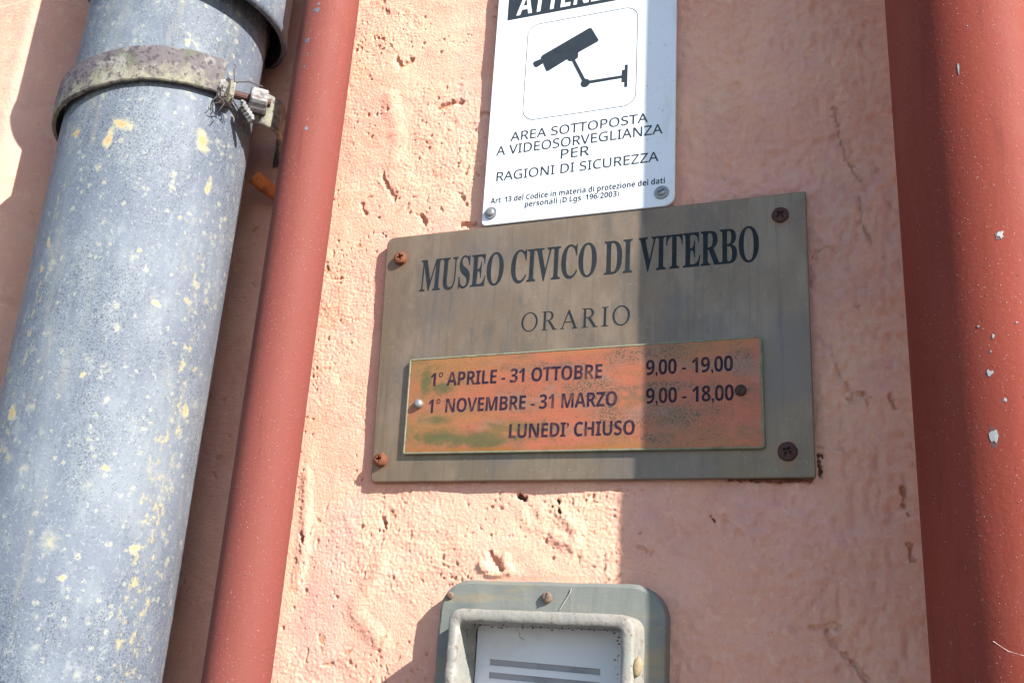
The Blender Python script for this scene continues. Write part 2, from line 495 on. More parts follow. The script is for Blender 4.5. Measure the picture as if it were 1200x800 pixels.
def match(o, i):
    """same number of points along every side of both outlines"""
    A = []; Bq = []
    for k in range(len(o)):
        p, q = Vector(o[k]), Vector(o[(k + 1) % len(o)]); u_, v_ = Vector(i[k]), Vector(i[(k + 1) % len(i)])
        m_ = max(1, int(max((q - p).length, (v_ - u_).length) / .003))
        A += [tuple(p.lerp(q, j / m_)) for j in range(m_)]; Bq += [tuple(u_.lerp(v_, j / m_)) for j in range(m_)]
    return A, Bq

def frame_ring(mb, outer, inner, y0, y1, prof):
    """closed ring between outlines with rounded section: prof list of (t across 0..1, y)"""
    n = len(outer)
    V = []; F = []
    for t, y in prof:
        for o, i in zip(outer, inner):
            V.append((o[0] + (i[0] - o[0]) * t, y, o[1] + (i[1] - o[1]) * t))
    for j in range(len(prof) - 1):
        for i in range(n):
            F.append((j * n + i, j * n + (i + 1) % n, (j + 1) * n + (i + 1) % n, (j + 1) * n + i))
    mb.add(V, F)

def cylp(c, h, r, deg, z):
    a = R(deg)
    return Vector((c + r * math.sin(a), -h - r * math.cos(a), z))

def pipe(name, label, c, h, r, z0, z1, mat, wall=.0018, n=128, dent=0.):
    t = thing(name, label, 'drainpipe' if 'drain' in label else 'pipe', (c, -h, GZ))
    zs = list(np.linspace(z0, z1, 90))
    V = []; F = []
    rings = [(r, z) for z in zs] + [(r - wall, zs[-1]), (r - wall, zs[-1] - .05)]
    rnd = random.Random(3)
    ph = [rnd.uniform(0, 6.28) for _ in range(6)]
    for rr, z in rings:
        for k in range(n):
            a = 2 * math.pi * k / n
            d = dent * (math.sin(a * 2 + ph[0] + z * 5) * .5 + math.sin(a * 3 + z * 17 + ph[1]) * .3 + math.sin(z * 31 + a + ph[2]) * .3)
            V.append((c + (rr + d) * math.sin(a), -h - (rr + d) * math.cos(a), z))
    for j in range(len(rings) - 1):
        for k in range(n):
            F.append((j * n + k, j * n + (k + 1) % n, (j + 1) * n + (k + 1) % n, (j + 1) * n + k))
    obj('pipe_body', V, F, mat, t, smooth=True)
    return t

# ------------------------------------------------------------------ text
def mapped(s, kind):
    U, Lo, D = {'serif': (0x1D400, 0x1D41A, 0x1D7CE), 'bold': (0x1D5D4, 0x1D5EE, 0x1D7EC), 'sans': (0x1D5A0, 0x1D5BA, 0x1D7E2)}[kind]
    o = ''
    for ch in s:
        if 'A' <= ch <= 'Z': o += chr(U + ord(ch) - 65)
        elif 'a' <= ch <= 'z': o += chr(Lo + ord(ch) - 97)
        elif '0' <= ch <= '9': o += chr(D + ord(ch) - 48)
        else: o += ch
    return o

def text_mesh(body, offset=0., space=1.):
    cu = bpy.data.curves.new('t', 'FONT')
    cu.body = body; cu.size = 1; cu.offset = offset; cu.resolution_u = 5; cu.space_character = space
    o = bpy.data.objects.new('t', cu); C.objects.link(o)
    bpy.context.view_layer.update()
    dg = bpy.context.evaluated_depsgraph_get()
    me = o.evaluated_get(dg).to_mesh()
    V = [tuple(v.co) for v in me.vertices]; F = [tuple(p.vertices) for p in me.polygons]
    o.evaluated_get(dg).to_mesh_clear()
    bpy.data.objects.remove(o); bpy.data.curves.remove(cu)
    return V, F
_cap = {}
def text(name, s, kind, x0, x1, zb, cap, y, mat, parent, offset=0., shear=0., slope=0., space=1., label=None, thick=.00012):
    key = (kind, offset)
    if key not in _cap:
        V, F = text_mesh(mapped('H', kind), offset)
        _cap[key] = max(v[1] for v in V) - min(v[1] for v in V), min(v[1] for v in V)
    h, b = _cap[key]
    V, F = text_mesh(mapped(s, kind), offset, space)
    a, c = min(v[0] for v in V), max(v[0] for v in V)
    sx = (x1 - x0) / (c - a); sz = cap / h
    P = []
    for v in V:
        xx = x0 + (v[0] - a) * sx
        P.append((xx + shear * (v[1] - b) * sz, zb + (v[1] - b) * sz + slope * (xx - x0)))
    n = len(P)
    V3 = [(x, y, z) for x, z in P] + [(x, y + thick, z) for x, z in P]
    F3 = list(F)
    cnt = {}
    for f in F:
        for i in range(len(f)):
            e = (f[i], f[(i + 1) % len(f)])
            cnt[frozenset(e)] = cnt.get(frozenset(e), 0) + 1
    for f in F:
        for i in range(len(f)):
            e = (f[i], f[(i + 1) % len(f)])
            if cnt[frozenset(e)] == 1: F3.append((e[1], e[0], e[0] + n, e[1] + n))
    o = obj(name, V3, F3, mat, parent, label=label)
    # text triangulations face one way only; make sure it is the viewer
    return o

# ------------------------------------------------------------------ the wall
rng = np.random.default_rng(11)
def gnoise(x, y, seed):
    r = np.random.default_rng(seed)
    N = 512
    ang = r.uniform(0, 2 * np.pi, (N, N)).astype(np.float32)
    gx, gy = np.cos(ang), np.sin(ang)
    xi = np.floor(x).astype(np.int32); yi = np.floor(y).astype(np.int32)
    xf = (x - xi).astype(np.float32); yf = (y - yi).astype(np.float32)
    def g(ix, iy, dx, dy):
        a = ix % N; b = iy % N
        return gx[a, b] * dx + gy[a, b] * dy
    u = xf * xf * xf * (xf * (xf * 6 - 15) + 10); v = yf * yf * yf * (yf * (yf * 6 - 15) + 10)
    n00 = g(xi, yi, xf, yf); n10 = g(xi + 1, yi, xf - 1, yf)
    n01 = g(xi, yi + 1, xf, yf - 1); n11 = g(xi + 1, yi + 1, xf - 1, yf - 1)
    return ((n00 * (1 - u) + n10 * u) * (1 - v) + (n01 * (1 - u) + n11 * u) * v) * 1.5
def sst(x, a, b):
    t = np.clip((x - a) / (b - a), 0, 1); return t * t * (3 - 2 * t)

def segd(X, Z, pts):
    d = np.full(X.shape, 9., np.float32)
    for (a, b), (c, e) in zip(pts[:-1], pts[1:]):
        vx, vz = c - a, e - b; L = vx * vx + vz * vz
        t = np.clip(((X - a) * vx + (Z - b) * vz) / L, 0, 1)
        d = np.minimum(d, np.hypot(X - a - t * vx, Z - b - t * vz))
    return d

def build_wall():
    x0, x1, z0, z1 = -.50, .42, -.19, .50
    def spaced(a, b, fa, fb, fine, coarse):
        return np.concatenate([np.arange(a, fa, coarse), np.arange(fa, fb, fine), np.linspace(fb, b, int((b - fb) / coarse))]).astype(np.float32)
    xs = spaced(x0, x1, -.085, .312, .00056, .0015); zs = spaced(z0, z1, -.135, .355, .00056, .0013)
    nx, nz = len(xs), len(zs)
    x0, x1, z0, z1 = xs[0], xs[-1], zs[0], zs[-1]
    X, Z = np.meshgrid(xs, zs)
    # domain warp
    wx = X + .006 * gnoise(X * 55, Z * 55, 1); wz = Z + .006 * gnoise(X * 55 + 9, Z * 55, 2)
    shade_side = sst(X + .02 * gnoise(X * 20, Z * 20, 3), .155, .215)       # the smoother right part
    leftpart = 1 - sst(X, -.30, -.18)
    rough = 1 - .62 * shade_side - .55 * leftpart
    patch = sst(gnoise(X * 16, Z * 16, 5) + .25 * gnoise(X * 60, Z * 60, 6), -.25, .35)
    h = .0009 * gnoise(wx * 14, wz * 14, 10) + .00060 * gnoise(wx * 42, wz * 42, 11) + .0010 * (rough - .2).clip(0, 1) * (.35 - np.abs(gnoise(wx * 26, wz * 30, 19))).clip(0, 1)
    h += .00026 * rough * gnoise(wx * 110, wz * 110, 12) * (.3 + patch)
    h += .00015 * rough * .6 * gnoise(X * 270 + wx * 40, Z * 270, 13) * (.4 + patch)
    h += .00022 * (.5 + .5 * rough) * gnoise(X * 520, Z * 560, 14) * (.5 + patch)
    h += .00016 * (.5 + .5 * rough) * gnoise(X * 850, Z * 850, 17)
    h += shade_side * (.0013 * gnoise(wx * 110, wz * 85, 15) + .0011 * gnoise(X * 240, Z * 190, 16) + .0010 * gnoise(wx * 55, wz * 40, 18))
    # added bulge past the wide drainpipe, shaped to move its shadow edge rightward
    h += .074 * (1 - sst(X, -.29, -.198))
    pit = np.zeros_like(h)
    for sc_, seed, lo, hi, dep, lay, glo, ghi in ((230, 20, .44, .60, .0006, .8, .15, .5), (130, 21, .56, .70, .0006, 1., .3, .55)):
        q = gnoise(wx * sc_, wz * sc_, seed)
        gate = sst(gnoise(X * 24, Z * 24, seed + 30) + .3 * gnoise(X * 80, Z * 80, seed + 50), glo, ghi)
        k = sst(q, lo, hi) * gate * (rough ** 1.3)
        h -= dep * k
        pit = np.maximum(pit, k * lay)
    jig = .0016 * gnoise(X * 260, Z * 260, 40) + .0008 * gnoise(X * 700, Z * 700, 41)
    # blown air holes: many small, a few larger, gathered in drifts
    dens = sst(gnoise(X * 30, Z * 30, 60) + .5 * gnoise(X * 90, Z * 90, 61), -.15, .55) * rough
    for _ in range(30000):
        px_, pz_ = rng.uniform(-.09, .30), rng.uniform(-.13, .36)
        i_ = np.searchsorted(xs, px_); j_ = np.searchsorted(zs, pz_)
        if rng.random() > dens[j_, i_] * .9 + .05: continue
        r_ = min(.00028 + rng.exponential(.00022), .0018)
        if px_ > .17: r_ *= .6
        m_ = int(r_ * 1.7 / .00056) + 2
        a0, a1, b0, b1 = max(i_ - m_, 0), i_ + m_, max(j_ - m_, 0), j_ + m_
        ang = rng.uniform(0, 3.14); el = rng.uniform(.55, 1.)
        dx = xs[None, a0:a1] - px_; dz = zs[b0:b1, None] - pz_
        u_ = dx * math.cos(ang) + dz * math.sin(ang); v_ = (-dx * math.sin(ang) + dz * math.cos(ang)) / el
        k_ = 1 - sst(np.hypot(u_, v_) + jig[b0:b1, a0:a1] * .35, r_ * .45, r_ * 1.15)
        h[b0:b1, a0:a1] -= k_ * r_ * .85
        pit[b0:b1, a0:a1] = np.maximum(pit[b0:b1, a0:a1], k_ * min(1., r_ / .0013))
    # individual features: (outline, width, depth)
    hole = np.zeros_like(h); crack = np.zeros_like(h); rust = np.zeros_like(h)
    def groove(pts, wdt, dep, tgt=None, amt=1.):
        nonlocal h
        d = segd(X, Z, pts) + jig * min(1., wdt / .0012)
        k = 1 - sst(d, wdt * .3, wdt)
        h = h - dep * k
        if tgt is not None: np.maximum(tgt, k * amt, out=tgt)
    groove([(.0985, -.0075), (.1015, -.0095)], .0020, .0035, hole)
    groove([(.2612, .0125), (.2606, .0085), (.2616, .0040), (.2608, .0015)], .0016, .0020, hole, .9)
    groove([(.1215, -.0105), (.1222, -.0125)], .0010, .0020, hole)
    groove([(.1225, -.0155), (.1235, -.017)], .0010, .0015, hole)
    groove([(.118, -.013), (.119, -.014)], .0009, .0010, hole)
    groove([(-.041, -.030), (-.040, -.034)], .0016, .003, pit)
    groove([(.0135, -.019), (.0150, -.026)], .0018, .0018, pit)
    groove([(.084, -.040), (.0905, -.049)], .0022, .0018, pit)
    groove([(.022, .170), (.018, .176)], .0018, .003, rust)
    groove([(.0570, .1650), (.0485, .166)], .0022, .003, rust)
    groove([(-.013, .210), (-.0105, .203), (-.006, .196), (-.003, .19)], .0018, .0013, pit)
    groove([(-.028, .19), (-.024, .182)], .0018, .0012, pit)
    groove([(.024, .255), (.034, .257), (.041, .256)], .0026, .0018, pit)
    groove([(.056, .246), (.068, .243), (.074, .246)], .0020, .0018, rust)
    groove([(-.012, .300), (-.008, .293), (-.001, .297)], .0026, .0018, pit)
    groove([(.050, .180), (.045, .188)], .0016, .0014, pit)
    groove([(.277, .213), (.2795, .196), (.282, .181), (.289, .166)], .0016, .0016, crack)
    groove([(.288, .155), (.289, .140), (.293, .128)], .0010, .0010, crack)
    groove([(.2700, .069), (.2730, .055), (.2790, .045)], .0009, .0009, crack)
    groove([(.262, .122), (.268, .128), (.273, .126)], .0014, .0012, rust)
    groove([(.2780, .0410), (.2840, .0440), (.287, .0400)], .0020, .0016, rust)
    groove([(.298, .042), (.299, .036)], .0016, .0014, rust)
    groove([(.2590, .0170), (.2660, .0150), (.272, .0143)], .0007, .0006, rust)
    groove([(.2555, -.073), (.268, -.072)], .0022, .0012, rust)
    groove([(.262, -.075), (.267, -.083), (.275, -.090), (.281, -.098)], .0017, .0018, crack)
    groove([(.206, -.019), (.2085, -.022)], .0007, .0010, hole)
    groove([(.233, -.0035), (.238, -.010), (.242, -.012)], .0013, .0008, crack, .6)
    groove([(.213, -.020), (.222, -.029)], .0013, .0006, crack, .5)
    groove([(.168, -.036), (.174, -.038)], .0018, .0012, rust, .7)
    groove([(.300, -.005), (.302, -.018)], .0014, .0016, pit)
    groove([(.302, -.032), (.303, -.040)], .0012, .0014, pit)
    # raised trowel ridges
    def ridge(pts, wdt, hi):
        nonlocal h
        d = segd(X, Z, pts) + jig * .8
        h = h + hi * (1 - sst(d, 0, wdt))
    ridge([(.079, -.046), (.086, -.053), (.095, -.050), (.093, -.043)], .0042, .0016)
    ridge([(.122, -.016), (.134, -.028), (.131, -.035), (.122, -.031)], .006, .0012)
    ridge([(.100, -.016), (.104, -.024), (.114, -.026), (.112, -.016)], .005, .0008)
    ridge([(-.014, .27), (-.006, .245), (-.005, .22)], .009, .0010)
    ridge([(-.0425, .005), (-.038, -.03), (-.040, -.06)], .006, .0012)
    ridge([(.015, -.05), (.0, -.075), (.02, -.09)], .008, .0012)
    ridge([(.262, .07), (.268, .045), (.285, .055), (.29, .08)], .006, .0007)
    # fixed things press flat against the wall: level the plaster under them
    def level(xa, xb, za, zb, top):
        nonlocal h
        k = sst(X, xa - .004, xa) * (1 - sst(X, xb, xb + .004)) * sst(Z, za - .004, za) * (1 - sst(Z, zb, zb + .004))
        h = h * (1 - k) + np.minimum(h, top) * k
    level(0, .26, 0, .16, .0002)
    level(.064, .189, .156, .37, .0004)
    level(.058, .187, -.3, -.055, .0004)
    h = np.where(X > -.19, np.minimum(h, .0022), h)
    # fade to the plain wall at the patch border
    e = np.minimum(np.minimum(X - x0, x1 - X), np.minimum(Z - z0, z1 - Z))
    h = h * sst(e, 0, .012)
    e0 = (X <= x0) | (X >= x1)
    nv = nx * nz
    co = np.empty((nv + 8 + 8, 3), np.float32)
    co[:nv, 0] = X.ravel(); co[:nv, 1] = -h.ravel(); co[:nv, 2] = Z.ravel()
    bx0, bx1, bz0, bz1 = -3.0, 2.6, GZ, 2.4
    co[nv:nv + 4] = [(bx0, 0, bz0), (bx1, 0, bz0), (bx1, 0, bz1), (bx0, 0, bz1)]
    co[nv + 4:nv + 8] = [(bx0, .35, bz0), (bx1, .35, bz0), (bx1, .35, bz1), (bx0, .35, bz1)]
    co[nv + 8:] = 0
    co = co[:nv + 8]
    i = np.arange(nx - 1)[None, :] + (np.arange(nz - 1) * nx)[:, None]
    quads = np.stack([i, i + 1, i + nx + 1, i + nx], -1).reshape(-1, 4)
    bot = list(range(nx)); top = list(range(nv - nx, nv))
    lef = [k * nx for k in range(nz)]; rig = [k * nx + nx - 1 for k in range(nz)]
    A, B, Cc, D = nv, nv + 1, nv + 2, nv + 3
    polys = [[A, B] + bot[::-1], [B, Cc] + rig[::-1], [Cc, D] + top, [D, A] + lef]
    E_ = nv + 4
    polys += [[E_, E_ + 1, B, A], [E_ + 1, E_ + 2, Cc, B], [E_ + 2, E_ + 3, D, Cc], [E_ + 3, E_, A, D], [E_ + 3, E_ + 2, E_ + 1, E_]]
    me = bpy.data.meshes.new('wall')
    nl = quads.size + sum(len(p) for p in polys)
    me.vertices.add(len(co)); me.vertices.foreach_set('co', co.ravel())
    me.loops.add(nl)
    me.loops.foreach_set('vertex_index', np.concatenate([quads.ravel()] + [np.array(p) for p in polys]).astype(np.int32))
    tot = np.concatenate([np.full(len(quads), 4), [len(p) for p in polys]])
    me.polygons.add(len(tot))
    me.polygons.foreach_set('loop_start', np.concatenate([[0], np.cumsum(tot)[:-1]]).astype(np.int32))
    sm = np.ones(len(tot), bool); sm[len(quads):] = False
    me.update(calc_edges=True)
    me.polygons.foreach_set('use_smooth', sm)
    for nm, arr in (('pit', pit), ('hole', hole), ('crack', crack), ('rust', rust)):
        at = me.attributes.new(nm, 'FLOAT', 'POINT')
        at.data.foreach_set('value', np.concatenate([arr.ravel(), np.zeros(8)]).astype(np.float32))
    me.materials.append(M_wall)
    me.validate()
    o = bpy.data.objects.new('wall', me); C.objects.link(o)
    o['label'] = 'rough peach plaster wall behind the plaques and pipes'
    o['category'] = 'wall'
    return o
build_wall()

g = MB(); g.add([(-60, -120, GZ - .004), (60, -120, GZ - .004), (60, 20, GZ - .004), (-60, 20, GZ - .004)], [(0, 1, 2, 3)])
pv = g.build('pavement', M_pave); pv['kind'] = 'structure'

# ------------------------------------------------------------------ pipes
GC, GH, GR = -.1526, .0610, .0590
grey = pipe('drainpipe', 'wide grey galvanised drainpipe with lichen spots at the left', GC, GH, GR, GZ, .42, M_grey, dent=.0005)
# longitudinal seam
# wider upper section slipped over the lower pipe
so_c = Vector((GC + .004, -GH - .001, 0))
SR = GR + .0112
def srim(a, r, zofs):
    x = so_c.x + r * math.sin(a); y = so_c.y - r * math.cos(a)
    return (x, y, .3165 + zofs - .16 * (x - so_c.x) + .00 * (y - so_c.y))
V = []; F = []; n = 96
rings = [(SR - .004, .35), (SR - .003, .0), (SR, .0), (SR + .0012, .004), (SR, .010), (SR, .30)]
for r, zz in rings:
    for k in range(n): V.append(srim(2 * math.pi * k / n, r, zz))
def ringfaces(j): return [(j * n + k, j * n + (k + 1) % n, (j + 1) * n + (k + 1) % n, (j + 1) * n + k) for k in range(n)]
for j in range(1, 5): F += ringfaces(j)
us = obj('upper_pipe_section', V, F, M_grey, grey, smooth=True, label='wider upper pipe section')
obj('socket_lining', V, ringfaces(0), M_socket, us, smooth=True, label='rusty brown inside of the socket')

RC, RH, RR = .3432, .0575, .0362
red = pipe('drainpipe', 'red-brown painted drainpipe with paint chips at the right edge', RC, RH, RR, GZ, 1.6, M_red, dent=.00012)
TC, TH, TR = -.0449, .040, .0185
thin = pipe('conduit_pipe', 'slim red-brown painted pipe beside the grey drainpipe', TC, TH, TR, GZ, 1.6, M_red2, dent=.00008)

def chip(parent, c, h, r, deg, z, w_, h_, mat, seed, base=None):
    rnd = random.Random(seed); n_ = 13
    def ring(s, rr):
        out = []
        for k in range(n_):
            a = 2 * math.pi * k / n_; q = s * (1 + rq[k])
            out.append(cylp(c, h, rr, deg + math.degrees(q * w_ * math.cos(a) / r), z + q * h_ * math.sin(a)))
        return out
    rq = [rnd.uniform(-.5, .35) for _ in range(n_)]
    mb = MB()
    mb.add(ring(1, r + .00002) + ring(.97, r + .00011) + [cylp(c, h, r + .00012, deg, z)],
           [(k, (k + 1) % n_, n_ + (k + 1) % n_, n_ + k) for k in range(n_)] + [(n_ + k, n_ + (k + 1) % n_, 2 * n_) for k in range(n_)])
    return mb.build('paint_chip', mat, parent)
M_bare = simple('bare_primer', (.30, .31, .30), .5, .0, var=.25, nscale=500, tint=(.35, .36, .35), tfac=.4)
M_brim = simple('chip_edge', (.10, .045, .05), .7)
for i, (a, z, cw, ch) in enumerate([(-11.6, .1690, .0004, .0030), (4.4, .0846, .0013, .0018), (-9.8, .0239, .0011, .0015), (-2.4, .0123, .0007, .0009), (-10.2, -.0022, .0018, .0034), (-5.7, .0395, .0005, .0008), (-14, .0445, .0004, .0005), (-8, .0330, .0004, .0006), (-3, .19, .0003, .0004), (9, .045, .0004, .0004)]):
    bk = chip(red, RC, RH, RR, a - .8, z - .0003, cw * 1.18, ch * 1.15, M_brim, i + 50)
    bk.name = 'flaked_edge'
    c_ = chip(red, RC, RH, RR + .00014, a, z, cw, ch, M_bare, i)
for i, (a, z, cw, ch) in enumerate([(6.9, .3051, .0020, .0018), (-5, .2819, .0016, .0026), (21, .2164, .0012, .0018), (8.7, .3098, .0012, .0012), (-3, .262, .0009, .0012), (2, .2715, .0010, .0008)]):
    chip(thin, TC, TH, TR, a, z, cw, ch, M_grey, i + 20)
# faint scratch across the right pipe
mb = MB()
mb.tube([cylp(RC, RH, RR + .00003, a, z) for a, z in [(-22, -.0815), (-14, -.0850), (-5, -.0865), (6, -.0868), (20, -.0872), (40, -.088)]], .00016, 6)
mb.build('scratch', simple('scratch_pale', (.62, .42, .36), .6), red)

# ------------------------------------------------------------------ strap clamp on the grey pipe
clamp = thing('pipe_clamp', 'rusty strap clamp with bolt around the wide grey drainpipe', 'pipe clamp', (GC, -GH, .22))
def tilt(deg): return .0125 * math.sin(R(deg) - .25)
def strap(name, a0, a1, rf, width, th, zc, parent, mat_out, n_=64):
    prof = [(0, -.5), (0, .5), (1, .5), (1, -.5)]
    V = []; F = []
    for i in range(n_ + 1):
        d = a0 + (a1 - a0) * i / n_
        r = rf(d); z = zc + tilt(d)
        wv = .0003 * math.sin(i * .31) + .00012 * math.sin(i * .9 + 1)
        e = .0007
        for (rr, zz) in ((r, -width / 2), (r, width / 2), (r + th - e, width / 2), (r + th, width / 2 - e), (r + th + .0006, 0), (r + th, -width / 2 + e), (r + th - e, -width / 2)):
            V.append(cylp(GC, GH, rr + wv * .3, d, z + zz + wv))
    m_ = 7
    for i in range(n_):
        for k in range(m_):
            F.append((i * m_ + k, i * m_ + (k + 1) % m_, (i + 1) * m_ + (k + 1) % m_, (i + 1) * m_ + k))
    F.append(tuple(range(m_))); F.append(tuple(range(n_ * m_, n_ * m_ + m_)))
    return obj(name, V, F, mat_out, parent)
def s01(x, a, b):
    t = max(0, min(1, (x - a) / (b - a))); return t * t * (3 - 2 * t)
fr = strap('front_strap', -95, 74, lambda d: GR + .0022 + .0016 * s01(-d, -30, 40), .0245, .0026, .2385, clamp, M_strap)
bk = strap('back_strap', 93, 262, lambda d: GR + .0050 + .0150 * s01(d, 86, 108) * (1 - s01(d, 132, 195)) , .0235, .0026, .2285, clamp, M_strap)
# ears (radial tabs) and the bolt through them
def ear(deg, r0, r1, zc, width):
    a = R(deg); rad = Vector((math.sin(a), -math.cos(a), 0)); tan = Vector((math.cos(a), math.sin(a), 0))
    o = Vector((GC, -GH, zc)); V = []
    for t in (-.0013, .0013):
        for r, z in ((r0, -width / 2), (r1 - .003, -width / 2), (r1, -width / 2 + .004), (r1, width / 2 - .004), (r1 - .003, width / 2), (r0, width / 2)):
            V.append(o + rad * r + tan * t + Vector((0, 0, z)))
    F = [(0, 1, 2, 3, 4, 5), (11, 10, 9, 8, 7, 6)] + [(k, 6 + k, 6 + (k + 1) % 6, (k + 1) % 6) for k in range(6)]
    obj('ear', V, F, M_strap, clamp)
EZ = .2405
ear(75.5, GR + .002, GR + .0125, EZ - .001, .017)
ear(95, GR + .004, GR + .0150, EZ - .003, .017)
a = R(86); tan = Vector((math.cos(a), math.sin(a), 0)); rad = Vector((math.sin(a), -math.cos(a), 0))
bc = Vector((GC, -GH, EZ + .0010)) + rad * (GR + .0095)
a = R(44); tan = Vector((math.cos(a), math.sin(a), 0))
mb = MB(); mb.tube([bc - tan * .016, bc + tan * .0175], .0028, 12); mb.build('bolt', M_drust, clamp)
def hexnut(center, axis, r, h, nm, seed):
    q = axis.to_track_quat('Z', 'Y').to_matrix().to_4x4(); mt = Matrix.Translation(center) @ q @ Matrix.Rotation(R(seed), 4, 'Z')
    mb = MB(); 
    mb.lathe([(r * .86, -h / 2), (r, -h / 2 + .0009), (r, h / 2 - .0009), (r * .84, h / 2), (r * .42, h / 2 + .0002)], mt, 24,
             mod=lambda j, a_: .94 + .06 * math.cos(6 * a_) if j in (1, 2) else 1.)
    return mb.build(nm, M_nut, clamp)
hexnut(bc - tan * .0115, -tan, .0086, .0105, 'bolt_head', 10)
hexnut(bc + tan * .0095, tan, .0088, .0110, 'nut', 25)
# twisted wire and dry stalks caught behind the bolt
rnd = random.Random(5)
for i in range(7):
    a0 = rnd.uniform(69, 80); z0_ = .2385 + rnd.uniform(-.005, .004)
    da = rnd.uniform(-13, 5); dz = rnd.uniform(-.018, -.003) if i else .022
    pts = []
    for k in range(7):
        t = k / 6
        pts.append(cylp(GC, GH, GR + .0065 + .005 * math.sin(t * 3) + .0015 * rnd.uniform(-1, 1), a0 + da * t + rnd.uniform(-1.2, 1.2), z0_ + dz * t + .0015 * rnd.uniform(-1, 1)))
    mb = MB(); mb.tube(pts, rnd.uniform(.00035, .0008), 6, taper=.4)
    mb.build('dry_stalk', M_twig, clamp)
pts = [bc - tan * .010 + rad * .004 + Vector((0, 0, .007)), bc - tan * .003 + rad * .007 + Vector((0, 0, .009)), bc + tan * .006 + rad * .006 + Vector((0, 0, .0085)), bc + tan * .012 + Vector((0, 0, .0075))]
mb = MB(); mb.tube(pts, .0005, 6); mb.build('binding_wire', M_twig, clamp)
# knotted wire hanging under the bolt
pts = []
for k in range(26):
    t = k / 25
    pts.append(bc + tan * (-.002 + .008 * t) + rad * (.002 + .0022 * math.sin(t * 31)) + Vector((0, 0, -.006 - .010 * t + .0016 * math.cos(t * 31))))
mb = MB(); mb.tube(pts, .0013, 8); mb.build('twisted_wire', M_nut, clamp)
# rusted hook from the strap to the wall
mb = MB()
P = [Vector((-.1010, -.022, .2085)), Vector((-.0960, -.016, .2040)), Vector((-.0905, -.008, .2005)), Vector((-.0885, -.0015, .1960)), Vector((-.0885, .004, .195))]
pp = []
for i in range(len(P) - 1):
    for k in range(4): pp.append(P[i].lerp(P[i + 1], k / 4))
pp.append(P[-1])
mb.tube(pp, .0052, 12, taper=.8)
mb.build('wall_hook', M_orust, clamp, smooth=True)

# ------------------------------------------------------------------ screws
def screw(name, label, x, z, y, r, h, mat, recess='cross', group=None, ax=(0, 0), washer=None, rot_=20):
    t = thing(name, label, 'screw', (x, y, z), group)
    axis = Vector((ax[0], -1, ax[1])).normalized()
    mt = Matrix.Translation((x, y, z)) @ axis.to_track_quat('Z', 'Y').to_matrix().to_4x4() @ Matrix.Rotation(R(rot_), 4, 'Z')
    hb = 0
    if washer:
        mb = MB(); mb.lathe([(washer, -.0005), (washer, .0006), (washer * .93, .0011), (washer * .45, .0012)], mt, 36)
        mb.build('washer', M_steel, t); hb = .0010
    mb = MB(); rr = .34 * r
    if recess == 'cross':
        mb.lathe([(r * .96, -.0010), (r, h * .45 + hb), (r * .90, h * .8 + hb), (r * .62, h + hb), (rr * 1.25, h * 1.02 + hb), (rr, h * .80 + hb), (rr * .8, h * .25 + hb)], mt, 40,
                 mod=lambda j, a: 1 + .42 * math.cos(4 * a) if j >= 4 else 1 + .015 * math.sin(5 * a + j))
        mb.build('head', mat, t)
    else:
        mb.lathe([(r * .95, -.0010), (r, h * .35 + hb), (r * .92, h * .65 + hb), (r * .7, h * .9 + hb), (r * .4, h + hb), (.0001, h * 1.03 + hb)], mt, 32)
        mb.build('head', mat, t, smooth=True)
        if recess == 'slot':
            s_ = MB(); s_.box(-r * .8, r * .8, -r * .13, r * .13, h * .70 + hb, h * 1.05 + hb)
            s_.v = [tuple(mt @ Vector(v)) for v in s_.v]
            s_.build('slot', M_dark, t)
    return t

# ------------------------------------------------------------------ camera-warning sign
sign = thing('warning_sign', 'white enamel video surveillance warning sign above the brass plaque', 'sign', (.127, -.0075, .1588))
YS = -.0092
out = rounded(.0662, .1872, .1588, .352, (.0030, .0065, .004, .004))
slab('sign_plate', out, -.0070, YS, M_sign, sign, .0004)
YI = YS - .00012
mb = MB()
mb.box(.0738, .1850, YS - .00016, YS + .0001, .3078, .3300)
mb.build('title_band', M_ink, sign)
text('title_lettering', 'ATTENZIONE', 'bold', .0800, .1800, .3102, .0160, YS - .00026, M_signw, sign, shear=.08, offset=.0)
# thin frame round the pictogram
o1 = rounded(.0889, .1630, .2290, .3008, .0085, 10); i1 = inset(o1, .00045)
mb = MB(); frame_ring(mb, o1, i1, 0, 0, [(0, YS + .0001), (0, YI), (1, YI), (1, YS + .0001)])
mb.build('pictogram_frame', M_inkthin, sign)
def flat(pts, y=YI, th=.00015):
    n_ = len(pts); ar = sum(pts[i - 1][0] * pts[i][1] - pts[i][0] * pts[i - 1][1] for i in range(n_))
    if ar < 0: pts = pts[::-1]
    return [(x, y, z) for x, z in pts] + [(x, y + th, z) for x, z in pts], [tuple(range(n_)), tuple(range(n_, 2 * n_))[::-1]] + [(i, (i + 1) % n_, n_ + (i + 1) % n_, n_ + i) for i in range(n_)]
mb = MB()
K = .001
def pl(P, dy=0): mb.add(*flat([(a_ * K, b_ * K) for a_, b_ in P], YI - dy))
pl([(98.9, 274.4), (100.2, 276.0), (131.0, 290.4), (132.6, 290.0), (137.7, 280.2), (137.0, 279.0), (123.8, 273.1), (104.8, 263.3), (103.4, 263.4), (101.2, 268.6), (100.6, 271.5)])
pl([(93.8, 271.0), (94.8, 272.2), (99.4, 273.4), (101.5, 270.0), (97.0, 267.6), (95.4, 267.9)], .00002)
pl([(117.2, 271.6), (124.6, 274.0), (124.4, 269.6), (121.5, 267.6), (118.6, 268.0), (117.0, 269.8)], .00004)
pl([(119.9, 269.2), (122.6, 268.2), (131.0, 250.6), (128.8, 249.8)], .00006)
